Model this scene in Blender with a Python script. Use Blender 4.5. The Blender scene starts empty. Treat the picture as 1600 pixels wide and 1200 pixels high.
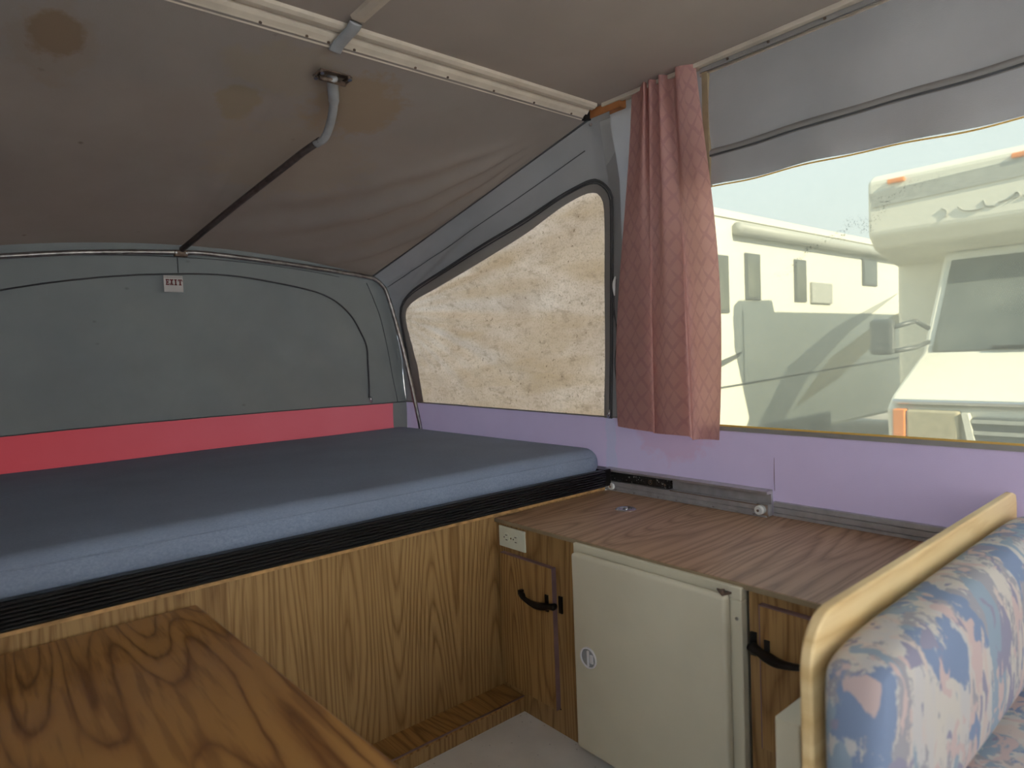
import bpy, bmesh, math, random
from mathutils import Vector, Matrix
random.seed(7)
SC = bpy.context.scene
COL = SC.collection
PI = math.pi

# ------------------------------------------------------------------ camera
cam_d = bpy.data.cameras.new('camera'); cam = bpy.data.objects.new('camera', cam_d); COL.objects.link(cam)
cam_d.sensor_width = 36.0; cam_d.lens = 1017.0 / 1600.0 * 36.0; cam_d.clip_start = 0.02; cam_d.clip_end = 300
_R = ((0.7628, -0.0608, 0.6438), (-0.6454, -0.0094, 0.7638), (-0.0404, -0.9981, -0.0465))   # columns: right, down, forward
_r = Vector([_R[i][0] for i in range(3)]).normalized()
_f = Vector([_R[i][2] for i in range(3)]); _f = (_f - _r * _f.dot(_r)).normalized()
_u = _r.cross(_f)
cam.matrix_world = Matrix(((_r.x, _u.x, -_f.x, 0), (_r.y, _u.y, -_f.y, 0), (_r.z, _u.z, -_f.z, 1.105), (0, 0, 0, 1)))
cam_d.dof.use_dof = True; cam_d.dof.focus_distance = 2.3; cam_d.dof.aperture_fstop = 3.6
SC.camera = cam

# ------------------------------------------------------------------ sky, sun, exposure
w = bpy.data.worlds.new('sky'); SC.world = w; w.use_nodes = True
nt = w.node_tree; nt.nodes.clear()
wo = nt.nodes.new('ShaderNodeOutputWorld'); bg = nt.nodes.new('ShaderNodeBackground')
tc = nt.nodes.new('ShaderNodeTexCoord'); sp = nt.nodes.new('ShaderNodeSeparateXYZ'); cr = nt.nodes.new('ShaderNodeValToRGB')
nt.links.new(tc.outputs['Generated'], sp.inputs[0]); nt.links.new(sp.outputs[2], cr.inputs[0])
cr.color_ramp.elements[0].position = 0.0; cr.color_ramp.elements[0].color = (0.74, 0.85, 0.94, 1)
cr.color_ramp.elements[1].position = 0.7; cr.color_ramp.elements[1].color = (0.50, 0.68, 0.92, 1)
nt.links.new(cr.outputs[0], bg.inputs[0]); bg.inputs[1].default_value = 2.2
nt.links.new(bg.outputs[0], wo.inputs[0])
sun_d = bpy.data.lights.new('sun', 'SUN'); sun = bpy.data.objects.new('sun', sun_d); COL.objects.link(sun)
sun_d.energy = 12.0; sun_d.color = (1.0, 0.93, 0.80); sun_d.angle = math.radians(0.6)
sun.rotation_euler = Vector((-0.17, -0.81, 0.50)).to_track_quat('Z', 'Y').to_euler()
SC.view_settings.view_transform = 'Standard'; SC.view_settings.look = 'None'
SC.view_settings.gamma = 1.0; SC.view_settings.use_curve_mapping = False
SC.view_settings.exposure = 0.80
def portal(name, loc, rot, sx, sy):
    d = bpy.data.lights.new(name, 'AREA'); d.shape = 'RECTANGLE'; d.size = sx; d.size_y = sy; d.cycles.is_portal = True
    o = bpy.data.objects.new(name, d); COL.objects.link(o); o.location = loc; o.rotation_euler = rot
portal('window_portal', (1.93, -0.03, 1.23), (0, PI / 2, 0), 0.8, 2.6)

# ------------------------------------------------------------------ node helpers
class NT:
    def __init__(s, name):
        s.m = bpy.data.materials.new(name); s.m.use_nodes = True; s.t = s.m.node_tree; s.t.nodes.clear()
        s.out = s.t.nodes.new('ShaderNodeOutputMaterial'); s._c = None
    def n(s, ty, **kw):
        o = s.t.nodes.new('ShaderNode' + ty)
        for k, v in kw.items(): setattr(o, k, v)
        return o
    def inp(s, sock, v):
        if v is None: return
        if isinstance(v, bpy.types.NodeSocket): s.t.links.new(v, sock)
        elif isinstance(v, (tuple, list)):
            v = tuple(v)
            sock.default_value = v + (1,) if len(v) == 3 and sock.type == 'RGBA' else v
        else: sock.default_value = v
    def obj(s):
        if not s._c: s._c = s.n('TexCoord')
        return s._c.outputs['Object']
    def uv(s):
        if not s._c: s._c = s.n('TexCoord')
        return s._c.outputs['UV']
    def sep(s, v):
        o = s.n('SeparateXYZ'); s.inp(o.inputs[0], v); return o.outputs
    def comb(s, x, y, z):
        o = s.n('CombineXYZ'); s.inp(o.inputs[0], x); s.inp(o.inputs[1], y); s.inp(o.inputs[2], z); return o.outputs[0]
    def ma(s, op, a, b=0.0, c=0.0, clamp=False):
        o = s.n('Math', operation=op, use_clamp=clamp); s.inp(o.inputs[0], a); s.inp(o.inputs[1], b); s.inp(o.inputs[2], c); return o.outputs[0]
    def map(s, v, sc=(1, 1, 1), loc=(0, 0, 0), rot=(0, 0, 0)):
        o = s.n('Mapping'); s.inp(o.inputs[0], v); o.inputs[1].default_value = loc; o.inputs[2].default_value = rot; o.inputs[3].default_value = sc; return o.outputs[0]
    def noise(s, v, sc=5, det=2, rough=.5, dist=0):
        o = s.n('TexNoise'); s.inp(o.inputs['Vector'], v); o.inputs['Scale'].default_value = sc; o.inputs['Detail'].default_value = det
        o.inputs['Roughness'].default_value = rough; o.inputs['Distortion'].default_value = dist; return o.outputs['Fac']
    def voro(s, v, sc=5, feature='F1'):
        o = s.n('TexVoronoi', feature=feature); s.inp(o.inputs['Vector'], v); o.inputs['Scale'].default_value = sc; return o
    def ramp(s, f, stops, interp='LINEAR'):
        o = s.n('ValToRGB'); s.inp(o.inputs[0], f); r = o.color_ramp; r.interpolation = interp
        while len(r.elements) < len(stops): r.elements.new(.5)
        for e, (p, c) in zip(r.elements, stops): e.position = p; e.color = tuple(c) + (1,) if len(c) == 3 else c
        return o.outputs[0]
    def rng(s, f, a, b, c=0.0, d=1.0):
        o = s.n('MapRange'); s.inp(o.inputs[0], f)
        for i, v in enumerate((a, b, c, d)): o.inputs[i + 1].default_value = v
        return o.outputs[0]
    def mix(s, f, a, b, mode='MIX'):
        o = s.n('Mix', data_type='RGBA', blend_type=mode); s.inp(o.inputs[0], f); s.inp(o.inputs[6], a); s.inp(o.inputs[7], b); return o.outputs[2]
    def bump(s, h, st=.3, d=.01):
        o = s.n('Bump'); o.inputs['Strength'].default_value = st; o.inputs['Distance'].default_value = d; s.inp(o.inputs['Height'], h); return o.outputs[0]
    def bsdf(s, col, rough=.5, metal=0, bump=None, spec=.5):
        o = s.n('BsdfPrincipled'); s.inp(o.inputs['Base Color'], col); s.inp(o.inputs['Roughness'], rough); s.inp(o.inputs['Metallic'], metal)
        o.inputs['Specular IOR Level'].default_value = spec
        if bump: s.inp(o.inputs['Normal'], bump)
        return o.outputs[0]
    def transl(s, col, bump=None):
        o = s.n('BsdfTranslucent'); s.inp(o.inputs[0], col); s.inp(o.inputs['Normal'], bump); return o.outputs[0]
    def mixs(s, f, a, b):
        o = s.n('MixShader'); s.inp(o.inputs[0], f); s.inp(o.inputs[1], a); s.inp(o.inputs[2], b); return o.outputs[0]
    def done(s, sh):
        s.t.links.new(sh, s.out.inputs[0]); return s.m

def plain(name, col, rough=.5, metal=0, var=.12, sc=20, bst=0.0, spec=.5):
    t = NT(name); n = t.noise(t.obj(), sc, 3)
    c = t.mix(t.rng(n, .3, .7), tuple(x * (1 - var) for x in col), tuple(min(1, x * (1 + var)) for x in col))
    return t.done(t.bsdf(c, rough, metal, t.bump(n, bst, .002) if bst else None, spec))

def oak(name, across, along, dark=(.17, .075, .018), mid=(.36, .185, .052), light=(.50, .285, .095), rings=11, sa=2.6, sl=.42, rough=.38, seed=0.0, fine=170):
    t = NT(name); o = t.sep(t.obj()); A = o[across]; L = o[along]
    v = t.comb(t.ma('MULTIPLY', A, sa), t.ma('MULTIPLY', L, sl * .55), seed)
    n = t.noise(v, 1.6, 1.0, .4, .05)
    wob = t.noise(t.comb(t.ma('MULTIPLY', A, 30), t.ma('MULTIPLY', L, 5.0), seed + 3), 1, 2)
    ph = t.ma('ADD', t.ma('MULTIPLY', n, rings * 3.6), t.ma('MULTIPLY', wob, .55))
    fr = t.ma('FRACT', ph)
    fl = t.noise(t.comb(t.ma('MULTIPLY', A, fine), t.ma('MULTIPLY', L, 4.5), seed), 1, 2, .6)
    broad = t.noise(t.comb(t.ma('MULTIPLY', A, 5), t.ma('MULTIPLY', L, .6), seed + 9), 1, 2)
    ring = t.ramp(fr, [(0, dark), (.16, mid), (.40, light), (.72, light), (.88, mid), (1, dark)])
    c = t.mix(t.rng(fl, .50, .66, 0, .35), ring, light)
    c = t.mix(t.rng(fl, .50, .38, .0, .5), c, dark)
    c = t.mix(t.rng(broad, .35, .7, 0, .30), c, mid)
    return t.done(t.bsdf(c, rough, 0, t.bump(fl, .12, .001), .45))

def canvas(name, col, tr=.10, trcol=None, specks=0.0, stains=(), scale=1.0, mott=.10):
    t = NT(name); p = t.obj()
    m = t.noise(p, 2.3, 4, .6); f = t.noise(p, 420, 1)
    c = t.mix(t.rng(m, .3, .7), tuple(x * (1 - mott) for x in col), tuple(x * (1 + mott) for x in col))
    warm = t.noise(t.map(p, loc=(5, 2, 7)), 1.1, 2)
    c = t.mix(t.rng(warm, .4, .7, 0, .35), c, (col[0] * 1.05, col[1] * .93, col[2] * .86))
    if specks:
        vo = t.voro(t.map(p, (1, 1, 1.6)), 9.0); w2 = t.noise(p, 60, 3)
        d = t.ma('ADD', vo.outputs['Distance'], t.ma('MULTIPLY', w2, .09))
        pick = t.ma('GREATER_THAN', t.sep(vo.outputs['Color'])[0], .70)
        k = t.ma('MULTIPLY', t.rng(d, .14, .07, 0, specks), pick)
        c = t.mix(k, c, (col[0] * .42, col[1] * .35, col[2] * .30))
    for (cx, cy, cz, r, ry, k, sc) in stains:
        q = t.map(p, (1 / r, 1 / ry, 1 / r), (-cx / r, -cy / ry, -cz / r))
        L = t.n('VectorMath', operation='LENGTH'); t.inp(L.inputs[0], q)
        d = t.ma('ADD', L.outputs['Value'], t.ma('MULTIPLY', t.ma('SUBTRACT', t.noise(p, 14, 4, .65), .5), 1.3))
        c = t.mix(t.rng(d, 1.0, .72, 0, k), c, sc)
    bp = t.bump(t.ma('ADD', t.ma('MULTIPLY', f, .3), t.noise(p, 9, 3)), .22, .006)
    a = t.bsdf(c, .9, 0, bp, .15)
    if tr: a = t.mixs(tr, a, t.transl(trcol if trcol else c, bp))
    return t.done(a)

# ------------------------------------------------------------------ mesh helpers
def link(name, me, mat, parent=None, smooth=False):
    o = bpy.data.objects.new(name, me); COL.objects.link(o)
    if mat: me.materials.append(mat)
    if parent: o.parent = parent
    if smooth:
        for p in me.polygons: p.use_smooth = True
    return o
def tag(o, label=None, cat=None, group=None, kind=None):
    if label: o['label'] = label
    if cat: o['category'] = cat
    if group: o['group'] = group
    if kind: o['kind'] = kind
    return o
def thing(name, label, cat, group=None, loc=(0, 0, 0)):
    o = bpy.data.objects.new(name, None); COL.objects.link(o); o.location = loc; o.empty_display_size = .05
    return tag(o, label, cat, group)
def bm_obj(name, bm, mat, parent=None, smooth=False, bevel=0, seg=2, off=(0, 0, 0)):
    me = bpy.data.meshes.new(name)
    if bevel:
        bmesh.ops.bevel(bm, geom=list(bm.edges), offset=bevel, segments=seg, profile=.5, affect='EDGES', clamp_overlap=True)
    bm.normal_update(); bm.to_mesh(me); bm.free()
    return link(name, me, mat, parent, smooth)
def boxbm(bm, a, b):
    x0, y0, z0 = (min(a[i], b[i]) for i in range(3)); x1, y1, z1 = (max(a[i], b[i]) for i in range(3))
    v = [bm.verts.new(p) for p in ((x0, y0, z0), (x1, y0, z0), (x1, y1, z0), (x0, y1, z0), (x0, y0, z1), (x1, y0, z1), (x1, y1, z1), (x0, y1, z1))]
    for f in ((0, 3, 2, 1), (4, 5, 6, 7), (0, 1, 5, 4), (1, 2, 6, 5), (2, 3, 7, 6), (3, 0, 4, 7)): bm.faces.new([v[i] for i in f])
def box(name, a, b, mat, parent=None, bevel=0, seg=2, smooth=False):
    bm = bmesh.new(); boxbm(bm, a, b); return bm_obj(name, bm, mat, parent, smooth, bevel, seg)
def boxes(name, lst, mat, parent=None, bevel=0):
    bm = bmesh.new()
    for a, b in lst: boxbm(bm, a, b)
    return bm_obj(name, bm, mat, parent, False, bevel)
def prism(name, pts, axis, a, b, mat, parent=None, bevel=0, smooth=False, seg=2):
    """polygon pts (2D) extruded from a to b along axis 'x','y','z' ; 2D coords are the remaining axes in order"""
    bm = bmesh.new(); r = []
    for t in (a, b):
        row = []
        for p in pts:
            q = {'x': (t, p[0], p[1]), 'y': (p[0], t, p[1]), 'z': (p[0], p[1], t)}[axis]; row.append(bm.verts.new(q))
        r.append(row)
    n = len(pts)
    bm.faces.new(r[0]); bm.faces.new(list(reversed(r[1])))
    for i in range(n): bm.faces.new((r[0][i], r[1][i], r[1][(i + 1) % n], r[0][(i + 1) % n]))
    bmesh.ops.recalc_face_normals(bm, faces=bm.faces)
    return bm_obj(name, bm, mat, parent, smooth, bevel, seg)
def spline(pts, n=8):
    P = [Vector(p) for p in pts]; out = []
    for i in range(len(P) - 1):
        p0 = P[i - 1] if i else P[0] * 2 - P[1]; p1, p2 = P[i], P[i + 1]; p3 = P[i + 2] if i + 2 < len(P) else P[-1] * 2 - P[-2]
        for k in range(n):
            t = k / n
            out.append(.5 * ((2 * p1) + (p2 - p0) * t + (2 * p0 - 5 * p1 + 4 * p2 - p3) * t * t + (3 * p1 - p0 - 3 * p2 + p3) * t ** 3))
    out.append(P[-1]); return out
def tube(name, pts, r, mat, parent=None, seg=10, flat=1.0, cap=True):
    P = [Vector(p) for p in pts]; bm = bmesh.new(); rows = []; up = None
    for i, p in enumerate(P):
        d = (P[min(i + 1, len(P) - 1)] - P[max(i - 1, 0)]).normalized()
        if up is None:
            up = Vector((0, 0, 1)) if abs(d.z) < .9 else Vector((1, 0, 0))
        s = d.cross(up).normalized(); up = s.cross(d).normalized()
        rr = r[i] if isinstance(r, (list, tuple)) else r
        rows.append([bm.verts.new(p + s * (math.cos(a) * rr) + up * (math.sin(a) * rr * flat)) for a in [2 * PI * k / seg for k in range(seg)]])
    for a, b in zip(rows, rows[1:]):
        for k in range(seg): bm.faces.new((a[k], a[(k + 1) % seg], b[(k + 1) % seg], b[k]))
    if cap: bm.faces.new(list(reversed(rows[0]))); bm.faces.new(rows[-1])
    bmesh.ops.recalc_face_normals(bm, faces=bm.faces)
    return bm_obj(name, bm, mat, parent, True)
def cyl(name, c, axis, r, h, mat, parent=None, seg=20, bevel=0, prof=None):
    """lathe: prof list of (radius, offset along axis); default plain disc"""
    prof = prof or [(0, 0), (r, 0), (r, h), (0, h)]
    ax = Vector(axis).normalized(); s = ax.orthogonal().normalized(); t = ax.cross(s); c = Vector(c)
    bm = bmesh.new(); rows = []
    for (pr, ph) in prof:
        if pr < 1e-6: rows.append([bm.verts.new(c + ax * ph)])
        else: rows.append([bm.verts.new(c + ax * ph + s * pr * math.cos(2 * PI * k / seg) + t * pr * math.sin(2 * PI * k / seg)) for k in range(seg)])
    for a, b in zip(rows, rows[1:]):
        for k in range(seg):
            f = []
            for v in (a[k % len(a)], a[(k + 1) % len(a)], b[(k + 1) % len(b)], b[k % len(b)]):
                if v not in f: f.append(v)
            if len(f) > 2: bm.faces.new(f)
    bmesh.ops.recalc_face_normals(bm, faces=bm.faces)
    return bm_obj(name, bm, mat, parent, False)
def grid(name, fn, nu, nv, mat, parent=None, keep=None, uvfn=None, smooth=True):
    me = bpy.data.meshes.new(name); vs = []; fs = []; uvs = []
    for j in range(nv + 1):
        for i in range(nu + 1):
            u, v = i / nu, j / nv; vs.append(fn(u, v)); uvs.append(uvfn(u, v) if uvfn else (u, v))
    for j in range(nv):
        for i in range(nu):
            if keep and not keep((i + .5) / nu, (j + .5) / nv): continue
            a = j * (nu + 1) + i; fs.append((a, a + 1, a + nu + 2, a + nu + 1))
    used = sorted({k for f in fs for k in f}); mp = {k: n for n, k in enumerate(used)}
    me.from_pydata([vs[k] for k in used], [], [tuple(mp[k] for k in f) for f in fs])
    ul = me.uv_layers.new(name='UVMap')
    flat = [k for f in fs for k in f]
    for li, k in enumerate(flat): ul.data[li].uv = uvs[k]
    return link(name, me, mat, parent, smooth)
def interp(tab, x):
    if x <= tab[0][0]: return tab[0][1]
    for a, b in zip(tab, tab[1:]):
        if x <= b[0]: return a[1] + (b[1] - a[1]) * (x - a[0]) / (b[0] - a[0])
    return tab[-1][1]
def inside(poly, x, y):
    c = False; n = len(poly); j = n - 1
    for i in range(n):
        xi, yi = poly[i]; xj, yj = poly[j]
        if (yi > y) != (yj > y) and x < (xj - xi) * (y - yi) / (yj - yi) + xi: c = not c
        j = i
    return c
def sm(a, b, x):
    t = max(0, min(1, (x - a) / (b - a))); return t * t * (3 - 2 * t)

# ------------------------------------------------------------------ materials
M = {}
M['oak_x'] = oak('oak_front', 0, 2, dark=(.19, .095, .030), mid=(.31, .175, .065), light=(.40, .245, .10), rings=9, seed=1.3, sa=3.2, sl=.55)
M['oak_y'] = oak('oak_cabinet', 1, 2, dark=(.19, .095, .030), mid=(.31, .175, .065), light=(.39, .235, .095), rings=9, seed=4.1, sa=3.4, sl=.5)
M['oak_top'] = oak('oak_worktop', 1, 0, dark=(.22, .12, .065), mid=(.35, .205, .12), light=(.43, .265, .16), rings=7, sa=3.2, sl=.7, seed=7.7, rough=.42, fine=120)
M['oak_step'] = oak('oak_step', 0, 1, rings=9, seed=2.2, sa=2.4, sl=.6, mid=(.30, .15, .045), light=(.40, .215, .07))
M['oak_table'] = oak('oak_table', 0, 1, dark=(.13, .045, .012), mid=(.33, .155, .045), light=(.40, .20, .06), rings=5, sa=3.6, sl=.85, seed=11.2, rough=.33, fine=60)
M['ply'] = plain('plywood_strip', (.52, .30, .12), .7, var=.3, sc=40, bst=.4)
M['orange_wood'] = plain('orange_wood', (.42, .16, .05), .6, var=.2)
M['maple'] = oak('maple_panel', 2, 0, dark=(.62, .42, .19), mid=(.70, .50, .24), light=(.76, .57, .30), rings=3, sa=2, sl=.4, seed=5.5, rough=.5, fine=40)
M['mauve'] = plain('mauve_edge', (.21, .13, .13), .6)
M['black'] = plain('black_plastic', (.012, .012, .012), .38, var=.2)
M['black_metal'] = plain('black_metal', (.010, .008, .007), .35, .2)
M['dark'] = plain('dark_gap', (.015, .012, .01), .9)
M['chrome'] = plain('chrome', (.62, .63, .65), .22, 1, var=.05)
M['alu'] = plain('aluminium', (.44, .43, .44), .42, .45, var=.12, sc=30)
M['steel'] = plain('worn_steel_tube', (.34, .32, .31), .36, .9, var=.3, sc=40)
M['dark_tube'] = plain('dark_brown_tube', (.09, .07, .065), .5, .3, var=.3, sc=40)
M['rust'] = plain('rusty_steel', (.17, .12, .09), .5, .6, var=.5, sc=60)
M['grey_paint'] = plain('grey_painted_steel', (.36, .37, .38), .5, .2, var=.15)
M['cream_trim'] = plain('cream_trim', (.60, .52, .42), .5, var=.10, sc=12)
M['cream'] = plain('cream_enamel', (.70, .65, .50), .42, var=.035, sc=6)
M['ivory'] = plain('ivory_plastic', (.74, .76, .62), .4, var=.02)
M['nylon'] = plain('white_nylon', (.80, .80, .77), .4, var=.03)
M['white'] = plain('white_plastic', (.75, .73, .74), .4, var=.03)
M['ceil'] = plain('ceiling_board', (.40, .345, .30), .8, var=.06, sc=3, bst=.05)
M['paper'] = plain('white_card', (.62, .58, .56), .8, var=.04)
M['redink'] = plain('dark_red_print', (.16, .01, .012), .7)
M['zip'] = plain('grey_zip', (.075, .075, .078), .7)
M['webbing'] = plain('tan_webbing', (.30, .23, .14), .8)

t = NT('vinyl_floor')
vo = t.voro(t.obj(), 55); k = t.ma('MULTIPLY', t.rng(vo.outputs['Distance'], .16, .08), t.ma('GREATER_THAN', t.sep(vo.outputs['Color'])[0], .62))
c = t.mix(t.rng(t.noise(t.obj(), 9, 4), .3, .7), (.70, .68, .64), (.80, .78, .74)); c = t.mix(t.ma('MULTIPLY', k, .6), c, (.28, .25, .22))
M['floor'] = t.done(t.bsdf(c, .45, 0, t.bump(t.noise(t.obj(), 60, 3), .1, .002)))

stA = (.20, .125, .07)
M['roof_canvas'] = canvas('roof_canvas', (.28, .247, .225), .010, (.5, .33, .24), .75,
    stains=[(.21, 1.86, 1.90, .06, .10, .85, stA), (.21, 1.90, 1.9, .10, .17, .3, (.26, .19, .12)), (.66, 1.96, 1.87, .07, .10, .6, (.26, .20, .11)),
            (.98, 1.86, 1.88, .16, .17, .65, (.29, .195, .105)), (.75, 1.8, 1.92, .2, .12, .35, (.32, .25, .16)), (.9, 2.2, 1.8, .3, .25, .28, (.33, .24, .15))])
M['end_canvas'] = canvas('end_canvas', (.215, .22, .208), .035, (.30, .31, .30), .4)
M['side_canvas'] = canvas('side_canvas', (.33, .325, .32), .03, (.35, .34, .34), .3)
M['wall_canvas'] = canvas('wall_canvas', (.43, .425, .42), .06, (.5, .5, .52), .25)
M['flap'] = canvas('flap_canvas', (.30, .285, .27), .05, (.3, .25, .2))
def red_band():
    t = NT('red_vinyl_band'); p = t.obj()
    c = t.mix(t.rng(t.ma('ADD', t.sep(p)[0], t.ma('MULTIPLY', t.noise(p, 4, 3), .5)), .35, 1.7), (.52, .07, .08), (.50, .17, .21))
    bp = t.bump(t.noise(p, 25, 4), .3, .004)
    return t.done(t.mixs(.10, t.bsdf(c, .8, 0, bp, .2), t.transl((.9, .12, .14))))
M['red'] = red_band() or canvas('red_vinyl_band', (.56, .10, .12), .10, (.95, .10, .14), .1, mott=.15)
M['lilac'] = canvas('lilac_vinyl_band', (.47, .38, .52), .10, (.5, .42, .6), 0,
    stains=[(1.85, 1.35, .80, .1, .16, .45, (.55, .25, .28)), (1.85, 1.63, .73, .3, .03, .45, (.33, .46, .55))], mott=.06)
M['back_canvas'] = canvas('back_canvas', (.5, .48, .46), .12, (.6, .58, .55))
M['added_blind'] = canvas('added_white_blind', (.8, .8, .8), .9, (.92, .93, .95))  # cloth of the added blinds, a soft sunlit source behind the camera

t = NT('tan_shade'); p = t.obj()
n1 = t.noise(t.map(p, (1, 1, 1.6)), 5, 5, .7); n2 = t.noise(p, 130, 3, .7); n3 = t.noise(t.map(p, (1, 1, 2.2), rot=(.2, 0, 0)), 16, 4, .75)
n4 = t.noise(t.map(p, (1, .6, 3.2), (0, 3, 0)), 3.2, 2, .5, .6)
c = t.mix(t.rng(n1, .3, .7), (.55, .42, .30), (.76, .62, .48))
c = t.mix(t.rng(n4, .45, .72, 0, .75), c, (.52, .37, .21))
c = t.mix(t.rng(n3, .52, .70, 0, .75), c, (.36, .26, .17))
c = t.mix(t.rng(n2, .50, .64, 0, .5), c, (.40, .29, .19))
c = t.mix(t.rng(t.noise(t.map(p, loc=(0, 9, 2)), 55, 2, .6), .66, .74, 0, .8), c, (.22, .15, .09))
bp = t.bump(t.ma('ADD', n1, t.ma('MULTIPLY', n2, .15)), .3, .006)
M['shade'] = t.done(t.mixs(.26, t.bsdf(c, .9, 0, bp, .1), t.transl(c, bp)))

t = NT('clear_vinyl'); p = t.obj(); o = t.sep(p)
yy = t.ma('SUBTRACT', o[1], .76); zz = t.ma('SUBTRACT', o[2], 1.40)
line = t.ma('ABSOLUTE', t.ma('ADD', t.ma('MULTIPLY', yy, .45), t.ma('ADD', zz, t.ma('MULTIPLY', t.ma('SUBTRACT', t.noise(p, 12, 3), .5), .16))))
reg = t.n('VectorMath', operation='LENGTH'); t.inp(reg.inputs[0], t.comb(0, t.ma('MULTIPLY', yy, 3.2), t.ma('MULTIPLY', zz, 5.5)))
k = t.ma('MULTIPLY', t.rng(line, .022, .0), t.rng(reg.outputs['Value'], 1.0, .5))
k = t.ma('MULTIPLY', k, t.rng(t.noise(p, 160, 3, .7), .54, .62))
wv = t.ma('MULTIPLY', t.ma('SINE', t.ma('MULTIPLY', o[1], 1500.0)), .5)
wv2 = t.ma('SINE', t.ma('ADD', t.ma('MULTIPLY', o[2], 700.0), t.ma('MULTIPLY', t.noise(p, 7, 2), 60)))
tr = t.n('BsdfTransparent'); t.inp(tr.inputs[0], t.mix(t.rng(t.ma('MULTIPLY', wv, wv2), -.5, .5), (.315, .31, .25), (.39, .385, .315)))
hz = t.mixs(.6, t.bsdf((.34, .33, .27), .4), t.transl((.33, .325, .245)))
a = t.mixs(t.rng(t.noise(p, 3, 4), .3, .7, .27, .37), tr.outputs[0], hz)
M['vinyl'] = t.done(t.mixs(t.ma('MULTIPLY', k, .75), a, t.bsdf((.03, .03, .03), .8)))
t = NT('yellowed_edge'); M['yellow'] = t.done(t.mixs(.5, t.bsdf((.75, .50, .16), .5), t.transl((.95, .70, .25))))

# curtain: tone-on-tone scale lattice, UV in metres
t = NT('pink_damask'); uvp = t.sep(t.uv())
W_, H_ = .050, .066
a = t.ma('MULTIPLY', t.ma('ABSOLUTE', t.ma('SUBTRACT', t.ma('FRACT', t.ma('DIVIDE', uvp[0], W_)), .5)), 2)
b = t.ma('MULTIPLY', t.ma('ABSOLUTE', t.ma('SUBTRACT', t.ma('FRACT', t.ma('DIVIDE', uvp[1], H_)), .5)), 2)
d = t.ma('ABSOLUTE', t.ma('SUBTRACT', t.ma('ADD', t.ma('POWER', a, 1.3), b), 1.0))
wd = t.ma('ADD', .10, t.ma('MULTIPLY', t.ma('FRACT', t.ma('ADD', t.ma('DIVIDE', uvp[1], H_), .5)), .22))
k = t.rng(t.ma('SUBTRACT', d, wd), .09, -.06, 0, .5)
k = t.ma('MULTIPLY', k, t.rng(t.noise(t.uv(), 25, 2), .3, .55, .35, 1))
c = t.mix(t.rng(t.noise(t.uv(), 6, 3), .3, .7), (.60, .34, .30), (.68, .40, .36)); c = t.mix(k, c, (.44, .235, .235))
bp = t.bump(t.noise(t.uv(), 500, 1), .1, .001)
M['curtain'] = t.done(t.mixs(.45, t.bsdf(c, .65, 0, bp, .35), t.transl(t.mix(.5, c, (.80, .38, .30)), bp)))

t = NT('blue_denim'); p = t.obj()
n1 = t.noise(t.map(p, (1, 8, 1)), 150, 3, .7); n2 = t.noise(p, 4, 3); n3 = t.noise(t.map(p, (10, 1, 8)), 150, 3, .7)
c = t.mix(t.rng(n1, .3, .7), (.15, .185, .265), (.27, .325, .43)); c = t.mix(t.rng(n3, .35, .7, 0, .6), c, (.32, .38, .50))
c = t.mix(t.rng(n2, .35, .7, 0, .4), c, (.19, .215, .28))
M['denim'] = t.done(t.bsdf(c, .85, 0, t.bump(t.ma('ADD', n1, n3), .35, .002), .2))

t = NT('watercolour_upholstery'); p = t.obj()
q = t.map(p, (1, 1, .28)); q2 = t.map(p, (1, 1, .55), rot=(0, .6, .3), loc=(3, 1, 2)); fz = t.noise(t.map(p, (1, 1, .5)), 70, 3, .8)
def msk(v, sc, lo, hi, seed, amp=.10):
    n = t.noise(t.map(v, loc=(seed, seed * .7, seed * 1.3)), sc, 2, .5, .8)
    return t.rng(t.ma('ADD', n, t.ma('MULTIPLY', t.ma('SUBTRACT', fz, .5), amp * 2)), lo, hi)
c = t.mix(msk(q, 16, .4, .6, 0), (.46, .44, .43), (.50, .46, .41))
c = t.mix(msk(q, 20, .53, .57, 5), c, (.50, .42, .38))
c = t.mix(msk(q, 17, .52, .56, 17, .25), c, (.30, .29, .31))
c = t.mix(msk(q2, 11, .54, .56, 9, .08), c, (.19, .24, .35))
c = t.mix(msk(q, 17, .57, .59, 23, .08), c, (.25, .31, .37))
c = t.mix(msk(q2, 20, .60, .62, 31, .06), c, (.25, .24, .31))
c = t.mix(msk(q2, 19, .58, .60, 41, .06), c, (.48, .37, .35))
M['uphol'] = t.done(t.bsdf(c, .85, 0, t.bump(fz, .3, .002), .2))

# ------------------------------------------------------------------ room constants
XW, XC, YF, XL, YR = 1.85, 1.278, 1.62, -.45, -1.45
ZC, ZT, ZFL = 1.985, .585, -.012
XM = .74

# ------------------------------------------------------------------ structure: floor, ceiling, walls
tag(box('floor', (XL, YR, ZFL - .06), (XW + .02, YF + .05, ZFL), M['floor']), kind='structure')
tag(box('ceiling', (XL - .03, YR - .03, ZC), (XW + .06, YF + .045, ZC + .05), M['ceil']), kind='structure')
wl = tag(boxes('wall_left', [((XL - .02, YR, ZFL - .06), (XL, YF + .03, .60)), ((XL - .02, YR, 1.90), (XL, YF + .03, ZC)), ((XL - .02, .25, .60), (XL, YF + .03, 1.90)), ((XL - .02, YR, .60), (XL, YR + .1, 1.90))], M['back_canvas']), kind='structure')
w4 = tag(box('added_window_4', (XL - .012, YR + .1, .60), (XL - .008, .25, 1.90), M['added_blind']), kind='structure')  # unseen window and blind, added to light the left-facing cabinet fronts
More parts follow.
